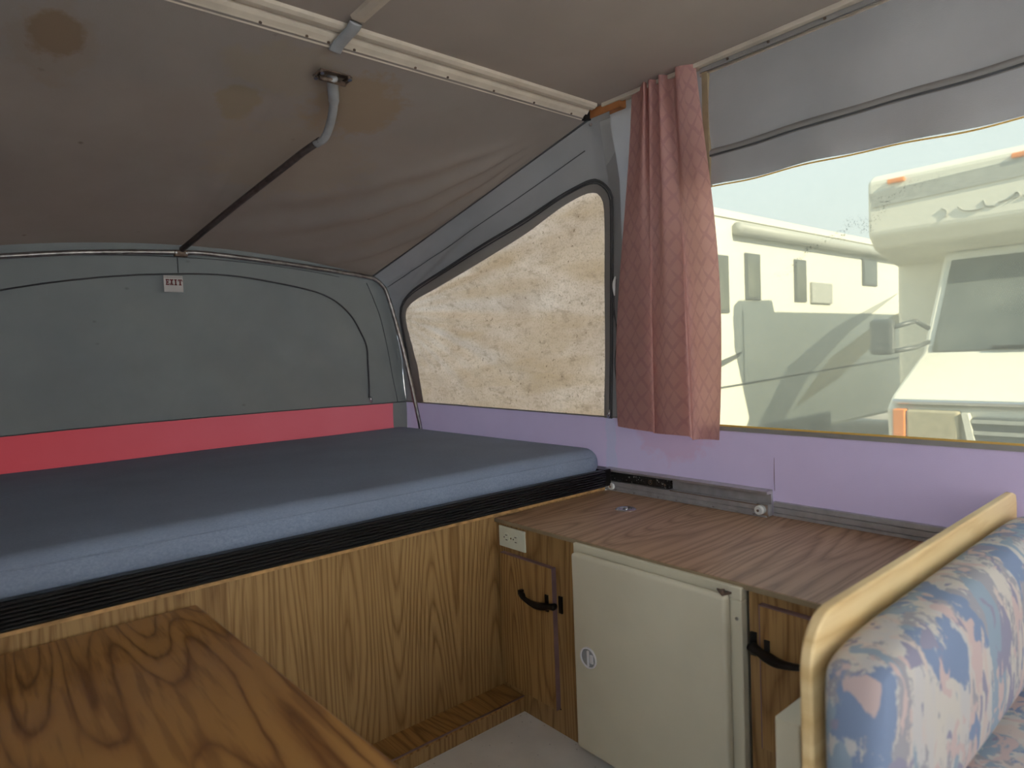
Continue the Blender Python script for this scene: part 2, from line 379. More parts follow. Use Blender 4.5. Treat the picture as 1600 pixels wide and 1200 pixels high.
# back wall with an added, unseen window whose white blind gives soft light
wb = tag(boxes('wall_back', [((XL, YR - .02, ZFL - .06), (XW, YR, .75)), ((XL, YR - .02, 1.88), (XW, YR, ZC)),
                             ((XL, YR - .02, .75), (XL + .95, YR, 1.88)), ((XW - .12, YR - .02, .75), (XW, YR, 1.88))], M['back_canvas']), kind='structure')
w3 = tag(box('added_window_3', (XL + .95, YR - .012, .75), (XW - .12, YR - .008, 1.88), M['added_blind']), kind='structure')

# tent surfaces -------------------------------------------------------
FP = [(0, 1.85, 1.65, .60), (.3, 1.85, 1.65, .85), (.85, 1.85, 1.65, 1.72), (1, 1.81, 1.65, 1.95)]
BP = [(0, 1.85, 3.10, .60), (.3, 1.85, 3.10, .866), (.55, 1.815, 3.07, 1.10), (.78, 1.75, 3.02, 1.34), (.92, 1.675, 2.985, 1.48), (1, 1.61, 2.97, 1.52)]
def pl(tab, t_):
    for i in range(len(tab) - 1):
        a, b = tab[i], tab[i + 1]
        if t_ <= b[0] or i == len(tab) - 2:
            k_ = (t_ - a[0]) / (b[0] - a[0]); return [a[j] + (b[j] - a[j]) * k_ for j in (1, 2, 3)]
def S(u, v, wr=True, off=0.0):
    a = pl(FP, v); b = pl(BP, v); uu = max(u, 0)
    x = a[0] + (b[0] - a[0]) * uu; y = a[1] + (b[1] - a[1]) * u; z = a[2] + (b[2] - a[2]) * uu
    if wr:
        env = math.sin(PI * max(0, min(1, (u + .02) / 1.02))) * math.sin(PI * max(0, min(1, (v - .3) / .7)))
        # creases running from the bow corner toward the curtain
        th = math.atan2(v - .80, 1.05 - u)
        x += env * (.012 * math.sin(th * 21 + 1.2) * sm(.02, .5, 1.02 - u) + .006 * math.sin(th * 47 + u * 3))
        x += .010 * env * math.exp(-((v - .93) / .03) ** 2)
    return (x - off, y, z)
def bow_z(x):
    return 1.612 - .092 * (abs(x - XM) / .87) ** 2 if abs(x - XM) < .95 else 1.505
def E_(s, v, off=0.0):
    r = pl(BP, v); lx = 2 * XM - r[0]
    x = lx + (r[0] - lx) * s
    z = r[2] + (bow_z(x) - 1.52) * max(0, v) ** 2
    y = r[1] + .012 * math.sin(x * 5 + z * 7) * math.sin(PI * s) * math.sin(PI * v) + .004 * math.sin((x + z) * 23) * math.sin(PI * v)
    return (x, y - off, z)
def Rf(s, t_, off=0.0):
    xf = -.33 + (1.81 + .33) * s; xb = (2 * XM - 1.61) + (1.61 - (2 * XM - 1.61)) * s
    x = xf + (xb - xf) * t_; y = 1.65 + 1.32 * t_; z = 1.95 + (bow_z(xb) - 1.95) * t_
    z -= .035 * math.sin(PI * t_) * (math.sin(PI * s) ** .5 if s > 0 and s < 1 else 0) * (abs(s - .5) * 2) ** .6   # belly either side of the centre strut
    # creases fanning out of the roof corner
    dx, dy = (1.81 - x), (y - 1.65); r = math.hypot(dx, dy); th = math.atan2(dy, max(dx, 1e-4))
    e = sm(.12, .5, r) * sm(2.1, .8, r) * math.sin(PI * min(1, max(0, t_))) ** .5 * sm(1.0, .96, s)
    for (c0, w0, A) in ((1.22, .03, .036), (1.08, .05, .020), (.90, .06, .030), (.70, .07, .014), (1.34, .02, .030)):
        z -= A * e * math.exp(-((th - c0 - .10 * math.sin(r * 2.2)) / w0) ** 2)
    z += (.005 * math.sin(x * 9 + y * 4) + .003 * math.sin(x * 23 - y * 13)) * math.sin(PI * t_) * sm(1.0, .94, s)
    return (x, y, z - off)

rc = tag(grid('ceiling', Rf, 150, 110, M['roof_canvas']), kind='structure')
def hipfix(p): return p
wf = tag(grid('wall_far', lambda s, v: E_(s, .3 + .7 * v), 90, 60, M['end_canvas']), kind='structure')
s_red = .962
rb = grid('colour_band', lambda s, v: E_(s * s_red, .3 * v), 60, 8, M['red'], wf); rb['label'] = 'red vinyl band along the foot of the end wall'
gb = grid('corner_patch', lambda s, v: E_(s_red + s * (1 - s_red), .3 * v), 4, 8, M['end_canvas'], wf)
tube('band_seam', [E_(k / 40 * .995, .303, .004) for k in range(41)], .004, M['zip'], wf, 6, .6)
tube('top_seam', [E_(k / 40, .93, .001) for k in range(5, 36)], .0016, M['zip'], wf, 5)
tube('corner_seam', [E_(.955 + .02 * (1 - v / 14), .3 + v * .045, .002) for v in range(15)], .0016, M['zip'], wf, 5)
tube('centre_seam', [(.715, E_(.4, .95, .003)[1], 1.59), (.717, E_(.4, .9, .003)[1], 1.50)], .002, M['zip'], wf, 5)
# zip arch of the end window
def ey(z): 
    for k in range(len(BP) - 1):
        if BP[k][3] <= z <= BP[k + 1][3]: 
            f_ = (z - BP[k][3]) / (BP[k + 1][3] - BP[k][3]); return BP[k][2] + (BP[k + 1][2] - BP[k][2]) * f_
    return 2.97
zp = [(-.20, 1.31), (.124, 1.408), (.42, 1.465), (.705, 1.492), (.95, 1.493), (1.262, 1.449), (1.40, 1.405), (1.50, 1.33), (1.56, 1.245), (1.598, 1.17), (1.61, 1.07), (1.618, .95), (1.618, .905)]
tube('zip', [(p.x, ey(p.z) - .012, p.z) for p in spline([(a, 0, b) for a, b in zp], 6)], .0065, M['zip'], wf, 6, .5)
tube('zip_pull', [(1.618, 3.075, .91), (1.620, 3.070, .90), (1.622, 3.068, .88)], [.006, .008, .004], M['chrome'], wf, 6)

# right wall: tent part with the tan-shaded window
OUT = [(.94, .305), (.955, .475), (.955, .645), (.95, .765), (.91, .81), (.83, .835), (.645, .848), (.45, .858), (.275, .862), (.145, .870), (.06, .870), (.01, .865), (-.03, .845), (-.055, .815), (-.055, .77), (-.045, .6), (-.035, .44), (-.025, .298)]
INN = [(.875, .305), (.89, .47), (.915, .635), (.920, .755), (.85, .79), (.75, .797), (.655, .803), (.455, .815), (.28, .826), (.15, .842), (.07, .845), (.02, .838), (-.012, .815), (-.02, .77), (-.012, .605), (-.005, .44), (.0, .37), (.005, .298)]
def rs(poly, n):
    P = [Vector((a, b * .6, 0)) for a, b in poly]; L = [0]
    for a, b in zip(P, P[1:]): L.append(L[-1] + (b - a).length)
    out = []
    for k in range(n + 1):
        d_ = L[-1] * k / n
        for i in range(len(P) - 1):
            if d_ <= L[i + 1] + 1e-9:
                q_ = P[i].lerp(P[i + 1], (d_ - L[i]) / (L[i + 1] - L[i])); out.append((q_.x, q_.y / .6)); break
    return out
SO = [(p.x, p.y) for p in spline([(a, b, 0) for a, b in OUT], 5)]; SO = rs(SO, 120)
SI = [(p.x, p.y) for p in spline([(a, b, 0) for a, b in INN], 5)]; SI = rs(SI, 120)
MIDP = [((a[0] + b[0]) / 2, (a[1] + b[1]) / 2) for a, b in zip(SO, SI)]
U0, U1 = -.075, 1.0
gf = lambda s, t_: S(U0 + (U1 - U0) * s, .3 + .7 * t_)
inm = lambda s, t_: inside(MIDP, U0 + (U1 - U0) * s, .3 + .7 * t_)
wr = tag(grid('wall_right', gf, 180, 130, M['side_canvas'], keep=lambda s, t_: not inm(s, t_)), kind='structure')
lb = grid('colour_band', lambda s, t_: S(U0 + (U1 - U0) * s, .3 * t_), 60, 6, M['lilac'], wr); lb['label'] = 'lilac vinyl band under the tan side window'
tube('band_seam', [S(U0 + (U1 - U0) * k / 50, .302, off=.004) for k in range(51)], .005, M['flap'], wr, 6, .6)
tube('hip_seam', [S(k / 40, 1.0, False, .003) for k in range(41)], .005, M['zip'], wr, 6)
tube('panel_seam', [S(k / 40, .90 + .04 * (1 - k / 40) , True, .003) for k in range(1, 40)], .0018, M['zip'], wr, 5)
w1 = tag(grid('window_1', gf, 180, 130, M['shade'], keep=inm), kind='structure')
me = bpy.data.meshes.new('flap_border'); vs = []; fs = []
for a, b in zip(SO, SI):
    vs.append(S(a[0], a[1], off=.005)); vs.append(S((a[0] + b[0]) / 2, (a[1] + b[1]) / 2, off=.009)); vs.append(S(b[0], b[1], off=.004))
for i in range(120):
    for j in (0, 1): fs.append((i * 3 + j, i * 3 + j + 1, i * 3 + j + 4, i * 3 + j + 3))
me.from_pydata(vs, [], fs); link('flap_border', me, M['flap'], w1, True)
tube('zip', [S(a[0] * .93 + b[0] * .07, a[1] * .93 + b[1] * .07, off=.010) for a, b in zip(SO, SI)], .0055, M['zip'], w1, 6, .6)
tube('zip', [S(a[0] * .72 + b[0] * .28, a[1] * .72 + b[1] * .28, off=.010) for a, b in list(zip(SO, SI))[6:]], .003, M['zip'], w1, 6, .6)
tube('zip_pull', [S(-.022, .32, off=.014), S(-.020, .308, off=.018), S(-.016, .30, off=.014)], [.005, .007, .003], M['chrome'], w1, 6)
tube('zip_pull', [S(.915, .352, off=.014), S(.918, .335, off=.018)], [.006, .004], M['chrome'], w1, 6)
# cut-away left side of the tent
tag(grid('wall_left', lambda s, v: (2 * XM - S(s, v, False)[0] if s > 0 or True else 0, S(s, v, False)[1], S(s, v, False)[2]), 30, 30, M['side_canvas']), kind='structure')
# gussets closing the front corners on the left where the tent is narrower than the body
tag(boxes('wall_front', [((XL, YF + .03, .60), (2 * XM - 1.85 + .02, YF + .045, ZC))], M['side_canvas']), kind='structure')

# right wall: body part, window 2
YW = 1.245
def body_(s, t_):
    y = YR + (1.60 - YR) * s; z = .838 + (ZC - .838) * t_
    x = XW - .04 * min(1, max(0, (z - 1.72) / .20)) * sm(1.30, 1.53, y) * (1 - .9 * sm(1.93, 1.96, z)) + .003 * sm(1.45, 1.53, y)
    return (x - .003 * math.sin(t_ * 5 + s * 60) * math.sin(PI * t_), y, z)
def bkeep(s, t_):
    p = body_(s, t_); return not (-1.30 < p[1] < YW and p[2] < 1.63)
wr2 = tag(grid('wall_right', body_, 240, 60, M['wall_canvas'], keep=bkeep), kind='structure')
bnd = grid('colour_band', lambda s, t_: (XW, YR + (1.542 - YR) * s, .57 + .268 * t_), 40, 4, M['lilac'], wr2); bnd['label'] = 'lilac vinyl band under the large window'
box('lower_panel', (XW, YR, ZFL - .06), (XW + .02, YF + .02, .575), M['back_canvas'], wr2)
box('hem', (XW - .003, YR, .832), (XW + .003, 1.542, .846), M['flap'], wr2)
tube('band_seam', [(XW - .001, .985, .66), (XW - .003, .985, .70), (XW - .001, .985, .76)], [.0006, .0012, .0006], M['mauve'], wr2, 5)
def wavy(y): return .004 * math.sin(y * 9 + .8) + .002 * math.sin(y * 23)
grid('valance', lambda s, t_: (XW - .006 - .012 * math.sin(PI * t_) - .004 * math.sin(s * 40) * (1 - t_), 1.192 - s * 2.6, 1.712 + wavy(1.192 - s * 2.6) * .4 * (1 - t_) + (1.965 - 1.712) * t_), 90, 10, M['wall_canvas'], wr2)
grid('valance_fold', lambda s, t_: (XW - .008 - .014 * math.sin(PI * t_), 1.192 - s * 2.6, 1.695 + .028 * t_ + wavy(1.192 - s * 2.6) * .5), 90, 6, M['flap'], wr2)
grid('valance_flap', lambda s, t_: (XW - .010 - .006 * math.sin(s * 55) * (1 - t_) - .004 * (1 - t_), 1.192 - s * 2.6, 1.612 + (1.0 - t_) * wavy(1.192 - s * 2.6) + .088 * t_ - .022 * math.sin(min(1, s * 2.6) * PI / 2) * (1 - t_)), 110, 8, M['wall_canvas'], wr2)
tube('valance_edge', [(XW - .006, 1.192 - k / 110 * 2.6, 1.6095 + wavy(1.192 - k / 110 * 2.6) - .022 * math.sin(min(1, k / 110 * 2.6) * PI / 2)) for k in range(111)], .0022, M['yellow'], wr2, 6)
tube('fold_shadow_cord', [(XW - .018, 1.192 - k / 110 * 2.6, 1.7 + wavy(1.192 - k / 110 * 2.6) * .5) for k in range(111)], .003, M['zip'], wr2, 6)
box('webbing_strip', (XW - .022, 1.166, 1.605), (XW - .008, 1.186, 1.965), M['webbing'], wr2)
tube('cord', [(XW - .012, 1.190, 1.60), (XW - .012, 1.192, 1.50), (XW - .010, 1.190, 1.42)], .0018, M['webbing'], wr2, 6)
w2 = tag(grid('window_2', lambda s, t_: (XW + .002 + .004 * math.sin(s * 19) * math.sin(PI * t_), YW - s * 2.6, .838 + t_ * (1.62 - .838)), 60, 20, M['vinyl']), kind='structure')
box('frame_edge', (XW - .004, -1.35, .846), (XW + .001, YW, .851), M['yellow'], w2)

# ceiling trims
prof = [(1.588, ZC), (1.590, 1.976), (1.600, 1.970), (1.616, 1.969), (1.624, 1.973), (1.627, 1.978), (1.631, 1.969), (1.638, 1.962), (1.650, 1.955), (1.660, 1.945), (1.666, 1.950), (1.668, ZC)]
tr1 = tag(prism('trim_1', prof, 'x', XL, 1.79, M['cream_trim'], None), kind='structure')
for x in (.43, .62, .74, .80, .875, 1.07, 1.185, 1.365, 1.54, 1.72):
    cyl('screw', (x, 1.652, 1.955), (0, -.6, -.8), .0042, .003, M['rust'], tr1, 8)
tr2 = tag(prism('trim_2', [(.812, ZC), (.816, 1.977), (.835, 1.974), (.852, 1.977), (.856, ZC)], 'y', YR, 1.545, M['cream_trim']), kind='structure')
st = tube('strap', spline([(.836, 1.56, 1.978), (.834, 1.58, 1.968), (.829, 1.61, 1.960), (.824, 1.645, 1.950), (.822, 1.662, 1.940)], 5), .019, M['grey_paint'], tr1, 10, .35)
tr3 = tag(boxes('trim_3', [((1.800, YR, 1.972), (1.822, 1.58, ZC + .001)), ((1.822, YR, 1.979), (1.85, 1.50, ZC + .001)), ((1.838, YR, 1.955), (1.851, 1.20, 1.979))], M['cream_trim'], bevel=.002), kind='structure')
box('curtain_track', (1.824, YR, 1.960), (1.838, 1.19, 1.978), M['flap'], tr3)
tube('lower_lip', [(1.832, YR, 1.957), (1.832, 1.19, 1.957)], .0028, M['cream_trim'], tr3, 6)
for y in (.46, .62, .80, .96, 1.09): cyl('screw', (1.822, y, 1.968), (-1, 0, -.4), .004, .004, M['rust'], tr3, 8)
tr4 = tag(box('trim_4', (1.806, 1.50, 1.950), (1.842, 1.645, 1.982), M['orange_wood'], bevel=.002), kind='structure')
box('corner_gap', (1.782, 1.640, 1.945), (1.812, 1.662, 1.978), M['dark'], tr4)
cyl('screw', (1.80, 1.635, 1.925), (-.5, -1, 0), .006, .006, M['chrome'], tr4, 10)
# ------------------------------------------------------------------ bunk, its front panel and step
wfr = tag(boxes('wall_front', [((XL, YF, ZFL - .06), (XC + .02, YF + .02, .598)), ((XC + .02, YF, ZFL - .06), (1.795, YF + .02, .598)), ((1.795, YF, ZFL - .06), (XW, YF + .02, .580))], M['oak_x']), kind='structure')
rag = []; xx = XL
bm = bmesh.new(); top_ = []; n_ = 160
for i in range(n_ + 1):
    x = XL + (XW - .06 - XL) * i / n_
    z = .603 + random.uniform(-.003, .003) + (.003 if random.random() < .1 else 0); top_.append((x, z))
prism('frayed_edge', [(XL, .590)] + [(XW - .06, .590)] + list(reversed(top_)), 'y', YF - .006, YF + .001, M['ply'], wfr)
stp = thing('step', 'low wooden step along the foot of the front panel', 'step', loc=(.5, 1.57, ZFL))
def rel(o, par): o.parent = par; o.matrix_parent_inverse = par.matrix_basis.inverted(); return o
rel(box('tread', (XL, 1.517, .028), (XC - .001, YF - .001, .040), M['oak_step'], bevel=.001), stp)
rel(box('riser', (XL, 1.519, ZFL), (XC - .001, 1.529, .028), M['oak_x']), stp)
rel(tube('nosing', [(XL, 1.518, .038), (XC - .001, 1.518, .038)], .0028, M['mauve'], None, 6), stp)

bunk = thing('bunk_platform', 'pull-out bunk platform with ribbed black front rail', 'bunk', loc=(.7, 1.62, .6))
pts = [(1.615, .606), (1.590, .606)]
nz = 7; z0, z1 = .606, .664
for i in range(nz):
    a = z0 + (z1 - z0) * i / nz; b = z0 + (z1 - z0) * (i + 1) / nz
    pts += [(1.588, a + .0012), (1.585, (a + b) / 2), (1.588, b - .0012), (1.593, b)]
pts += [(1.592, .666), (1.615, .666)]
rel(prism('front_rail', pts, 'x', XL, 1.765, M['black']), bunk)
rel(box('board', (-.355, 1.615, .632), (1.838, 3.07, .654), M['ply']), bunk)
rel(box('side_rail', (1.80, 1.64, .615), (1.842, 3.07, .662), M['black']), bunk)
rel(box('rail_end', (1.766, 1.592, .606), (1.80, 1.640, .668), M['black_metal'], bevel=.002), bunk)
for x in (.0, 1.5): rel(box('support', (x, 1.65, .60), (x + .06, 3.05, .632), M['alu']), bunk)

# mattress: rounded slab with slight crown
def mattress():
    x0, x1, y0, y1, zb, zt = -.36, 1.80, 1.625, 3.045, .656, .742
    bm = bmesh.new(); nx, ny = 60, 44; r = .05
    def sq(u): return u
    def pt(i, j, top):
        u, v = i / nx, j / ny
        x = x0 + (x1 - x0) * u; y = y0 + (y1 - y0) * v
        # rounded plan corners
        cx = max(0, abs(x - (x0 + x1) / 2) - ((x1 - x0) / 2 - .07)); cy = max(0, abs(y - (y0 + y1) / 2) - ((y1 - y0) / 2 - .07))
        if cx and cy:
            d_ = math.hypot(cx, cy)
            m_ = max(cx, cy); k_ = m_ / d_
            sx = 1 if x > (x0 + x1) / 2 else -1; sy = 1 if y > (y0 + y1) / 2 else -1
            x -= sx * cx * (1 - k_); y -= sy * cy * (1 - k_)
        e = min(u * (x1 - x0), (1 - u) * (x1 - x0), v * (y1 - y0), (1 - v) * (y1 - y0))
        if top:
            dd = max(0, 1 - e / .045)
            z = zt - (zt - zb) * .30 * (dd ** 2.6) + .010 * math.sin(PI * u) * math.sin(PI * v) + .003 * math.sin(x * 6 + y * 3) * min(1, e / .1)
            return (x, y, z)
        return (x, y, zb)
    G = {}
    # non-uniform spacing near the border
    def warp(k, n, L):
        e_ = .05 / L
        m_ = 6
        if k <= m_: return (k / m_) ** 1.3 * e_ * n
        if k >= n - m_: return n - ((n - k) / m_) ** 1.3 * e_ * n
        return (e_ + (k - m_) / (n - 2 * m_) * (1 - 2 * e_)) * n
    for i in range(nx + 1):
        for j in range(ny + 1):
            G[i, j] = bm.verts.new(pt(warp(i, nx, x1 - x0), warp(j, ny, y1 - y0), True))
    for i in range(nx):
        for j in range(ny): bm.faces.new((G[i, j], G[i + 1, j], G[i + 1, j + 1], G[i, j + 1]))
    ring = [(i, 0) for i in range(nx)] + [(nx, j) for j in range(ny)] + [(i, ny) for i in range(nx, 0, -1)] + [(0, j) for j in range(ny, 0, -1)]
    prev = [G[k] for k in ring]
    for z_, bl in ((.70, .004), (.68, .005), (.665, .002), (.656, -.006)):
        cx, cy = (x0 + x1) / 2, (y0 + y1) / 2; row = []
        for (i, j) in ring:
            p = G[i, j].co; sx = (1 if i == nx else -1 if i == 0 else 0); sy = (1 if j == ny else -1 if j == 0 else 0)
            row.append(bm.verts.new((p.x + sx * bl, p.y + sy * bl, z_)))
        for k in range(len(ring)): 
            n2_ = (k + 1) % len(ring); bm.faces.new((prev[k], row[k], row[n2_], prev[n2_]))
        prev = row
    bm.faces.new(prev)
    bmesh.ops.recalc_face_normals(bm, faces=bm.faces)
    return bm
mt = thing('mattress', 'thin blue denim-covered mattress on the bunk platform', 'mattress', loc=(.7, 2.3, .655))
rel(bm_obj('cover', mattress(), M['denim'], None, True), mt)
rel(tube('front_seam', [(-.33 + 2.06 * k / 60, 1.624 + .0015 * math.sin(k * .7), .716) for k in range(61)], .0022, M['denim'], None, 6), mt)

# ------------------------------------------------------------------ tent bow, strut, bracket
bow = thing('tent_bow', 'thin bent steel bow holding up the far edge of the canvas', 'tent pole', loc=(.75, 2.95, 1.59))
bp_ = [(1.835, 2.925, .66), (1.815, 2.93, .80), (1.765, 2.94, 1.08), (1.712, 2.945, 1.31), (1.675, 2.945, 1.435), (1.652, 2.945, 1.475), (1.615, 2.945, 1.503), (1.56, 2.945, 1.517), (1.30, 2.945, 1.545), (1.05, 2.945, 1.566), (.86, 2.945, 1.578), (.74, 2.945, 1.579)]
full = bp_ + [(2 * XM - .02 - p[0], p[1], p[2]) for p in reversed(bp_[:-2])]
full = [(a, b, c - (.035 * (max(0, .65 - a)) ** 1.0 if c > 1.4 else 0)) for a, b, c in full]
rel(tube('tube', spline(full, 6), .0105, M['steel'], None, 10), bow)
rel(box('clamp', (.695, 2.930, 1.560), (.745, 2.958, 1.585), M['rust'], bevel=.003), bow)
for x in (.70, .74): rel(cyl('rivet', (x, 2.930, 1.574), (0, -1, 0), .004, .003, M['chrome'], None, 8), bow)
stt = thing('roof_strut', 'bent strut running from rusty roof bracket down to the steel bow', 'tent pole', loc=(.93, 1.85, 1.87))
rel(tube('flat_arm', spline([(.851, 1.745, 1.905), (.866, 1.775, 1.895), (.893, 1.83, 1.868), (.908, 1.89, 1.832), (.912, 1.945, 1.803), (.900, 1.985, 1.792)], 6), [.016] * 12 + [.013] * 19, M['grey_paint'], None, 10, .7), stt)
rel(tube('dark_tube', [(.906, 1.965, 1.800), (.885, 2.05, 1.782), (.80, 2.5, 1.685), (.722, 2.925, 1.588)], .0115, M['dark_tube'], None, 10), stt)
br = bmesh.new()
boxbm(br, (.808, 1.725, 1.912), (.900, 1.748, 1.917)); boxbm(br, (.812, 1.752, 1.902), (.896, 1.770, 1.906)); boxbm(br, (.806, 1.720, 1.908), (.820, 1.775, 1.914)); boxbm(br, (.888, 1.720, 1.902), (.902, 1.775, 1.912))
rel(bm_obj('bracket', br, M['rust'], None, False, .0015, 1), stt)
rel(tube('bracket_pin', [(.815, 1.750, 1.900), (.893, 1.750, 1.898)], .0075, M['rust'], None, 8), stt)
for (x, y) in ((.812, 1.726), (.812, 1.768), (.895, 1.726), (.895, 1.768)): rel(cyl('bolt', (x, y, 1.908), (0, -.3, -1), .0062, .007, M['chrome'], None, 8), stt)

ex = thing('exit_sign', 'small white card reading EXIT on the end canvas under zip arch', 'sign', loc=(.69, 2.96, 1.45))
ye = 2.952
rel(box('card', (.652, ye, 1.415), (.724, ye + .003, 1.482), M['paper']), ex)
rel(boxes('fold', [((.652, ye - .0015, 1.473), (.724, ye, 1.4745)), ((.652, ye - .0015, 1.477), (.724, ye, 1.4785))], M['flap']), ex)
L_ = []
def seg_(x, z, w_, h_): L_.append(((.660 + x, ye - .001, 1.443 + z), (.660 + x + w_, ye, 1.443 + z + h_)))
seg_(0.001, 0, .004, .024); seg_(-.001, 0, .012, .004); seg_(-.001, .020, .012, .004); seg_(.004, .010, .005, .004); seg_(.0095, .0, .0025, .008); seg_(.0095, .016, .0025, .008); seg_(.0075, .008, .002, .008)
seg_(.031, 0, .010, .004); seg_(.031, .020, .010, .004); seg_(.034, 0, .0045, .024)
seg_(.048, 0, .010, .0035); seg_(.0505, 0, .005, .024); seg_(.045, .020, .016, .004); seg_(.045, .015, .0025, .006); seg_(.0585, .015, .0025, .006)
seg_(.0145, 0, .006, .004); seg_(.0215, 0, .006, .004); seg_(.0145, .020, .006, .004); seg_(.0215, .020, .006, .004)
for k in range(9):
    f_ = k / 9; seg_(.0155 + f_ * .0065, .002 + f_ * .019, .004, .003); seg_(.0225 - f_ * .0065, .002 + f_ * .019, .003, .003)
rel(boxes('lettering', L_, M['redink']), ex)

# ------------------------------------------------------------------ cabinet and worktop
cab = thing('cabinet', 'oak-grained galley cabinet under the lilac wall band', 'cabinet', loc=(1.5, 1.0, ZFL))
FZ = ZT - .012
rel(boxes('face_panel', [((XC, 1.262, ZFL), (XC + .012, YF, FZ)), ((XC, .745, FZ - .0), (XC + .012, 1.262, FZ)) , ((XC, .745, .574), (XC + .012, 1.262, FZ)), ((XC, .43, ZFL), (XC + .012, .745, FZ))], M['oak_y']), cab)
for a_, b_ in ((.43, .442), (.733, .745), (1.262, 1.274)): rel(box('side_board', (XC + .012, a_, ZFL), (XW - .01, b_, FZ), M['oak_x']), cab)
def cdoor(y0, y1, z0, z1, latch_y, s, lz, band):
    d_ = rel(box('door', (XC - .016, y0, z0), (XC - .0005, y1, z1), M['oak_door'], bevel=.0008), cab)
    e = band
    box('edge_band', (XC - .0165, y0, z1 - .002), (XC - .0008, y1, z1 + .0006), M['mauve'], d_)
    yb = y0 if s > 0 else y1
    box('edge_band', (XC - .0168, yb - .0012, z0), (XC - .0008, yb + .0012, z1 + .0006), M['mauve'], d_)
    boxes('shadow_gap', [((XC - .002, y0 - .003, z0 - .003), (XC - .0003, y1 + .003, z0))], M['dark'], d_)
    h = tube('latch', spline([(XC - .030, latch_y + s * .125, lz + .012), (XC - .036, latch_y + s * .105, lz + .000), (XC - .034, latch_y + s * .06, lz - .008), (XC - .028, latch_y + s * .03, lz - .006), (XC - .022, latch_y, lz), (XC - .018, latch_y - s * .012, lz + .002)], 4),
             [.008, .010, .0105, .009, .008, .0085, .0095, .0105, .012, .0125, .013, .0135, .0135, .0125, .011, .011, .0125, .0135, .0135, .012, .010], M['black_metal'], d_, 8, .75)
    return d_
M['oak_door'] = oak('oak_door', 1, 2, dark=(.19, .09, .028), mid=(.33, .18, .062), light=(.42, .25, .095), rings=9, seed=8.8, sa=3.4, sl=.7)
cdoor(1.354, 1.588, .062, .482, 1.352, 1, .372, 1)
cdoor(.50, .713, .238, .551, .722, -1, .455, 1)
for a_, b_ in (((XC - .021, 1.371, .350), (XC - .016, 1.384, .400)), ((XC - .006, 1.328, .352), (XC, 1.342, .402)), ((XC - .021, .690, .440), (XC - .016, .702, .480)), ((XC - .006, .728, .430), (XC, .742, .482))):
    rel(box('latch_plate', a_, b_, M['black_metal'], bevel=.0012), cab)
rel(boxes('latch_tip', [((XC - .040, 1.470, .378), (XC - .024, 1.482, .394))], M['black_metal'], bevel=.002), cab)

top = thing('worktop', 'brown wood-grain worktop along the wall beside the bunk', 'worktop', loc=(1.55, 1.0, ZT))
rel(box('slab', (XC - .008, .412, FZ), (XW - .001, YF - .001, ZT), M['oak_top'], bevel=.0015), top)
rel(box('edge_strip', (XC - .0105, .412, FZ), (XC - .008, YF - .001, ZT - .001), M['webbing']), top)

out = thing('electrical_outlet', 'ivory double outlet plate set sideways on the cabinet face', 'outlet', loc=(XC, 1.54, .53))
rel(box('plate', (XC - .006, 1.480, .4985), (XC - .0003, 1.603, .5635), M['ivory'], bevel=.0015), out)
for yc in (1.566, 1.522):
    r_ = rel(cyl('receptacle', (XC - .006, yc, .531), (-1, 0, 0), .0155, .0018, M['ivory'], None, 20), out)
    sl = boxes('slot', [((XC - .0086, yc - .006, .5375), (XC - .0077, yc + .003, .5395)), ((XC - .0086, yc - .006, .5225), (XC - .0077, yc + .002, .5245)), ((XC - .0086, yc + .007, .529), (XC - .0077, yc + .0105, .533))], M['dark']); sl.parent = r_
rel(cyl('screw', (XC - .006, 1.544, .531), (-1, 0, 0), .003, .0012, M['chrome'], None, 10), out)

# ------------------------------------------------------------------ fridge
fr = thing('refrigerator', 'small cream refrigerator built into the oak cabinet', 'refrigerator', loc=(1.4, 1.0, ZFL + .03))
Y0, Y1, Z0, Z1 = .752, 1.260, .010, .578
rel(boxes('frame', [((XC - .020, Y0, Z1 - .030), (XC + .004, Y1, Z1)), ((XC - .020, Y0, Z0), (XC + .004, Y1, Z0 + .03)), ((XC - .020, Y1 - .03, Z0 + .03), (XC + .004, Y1, Z1 - .03)), ((XC - .020, Y0, Z0 + .03), (XC + .004, Y0 + .03, Z1 - .03))], M['cream'], bevel=.003), fr)
rel(box('body', (XC - .014, Y0 + .028, Z0 + .028), (XC + .45, Y1 - .028, Z1 - .028), M['cream']), fr)
rel(box('gasket', (XC - .026, Y0 + .035, Z0 + .02), (XC - .018, Y1 - .035, Z1 - .03), M['white'], bevel=.002), fr)
dr = rel(box('door', (XC - .050, Y0 + .022, .020), (XC - .024, Y1 - .018, .560), M['cream'], bevel=.009, seg=4, smooth=True), fr)
yc, zc = 1.186, .288
def onD(o): o.parent = dr; return o
rim = cyl('latch', (XC - .0502, yc, zc), (-1, 0, 0), .029, .004, M['white'], None, 32, prof=[(.0245, -.002), (.0245, .003), (.026, .0045), (.028, .004), (.029, 0)]); onD(rim)
onD(cyl('latch_recess', (XC - .0506, yc, zc), (-1, 0, 0), .0245, .0006, M['grey_paint'], None, 32))
onD(box('latch_lever', (XC - .056, yc - .004, zc - .022), (XC - .0508, yc + .002, zc + .020), M['white'], bevel=.0015))
onD(box('latch_catch', (XC - .055, yc - .019, zc - .012), (XC - .0508, yc - .007, zc + .012), M['white'], bevel=.002))
rel(prism('hinge', [(XC - .046, .782), (XC - .020, .775), (XC - .020, .812)], 'z', .560, .564, M['rust']), fr)
rel(cyl('hinge_pin', (XC - .034, .788, .558), (0, 0, 1), .005, .012, M['rust'], None, 10), fr)
rel(cyl('screw', (XC - .020, .763, .508), (-1, 0, 0), .004, .002, M['chrome'], None, 10), fr)

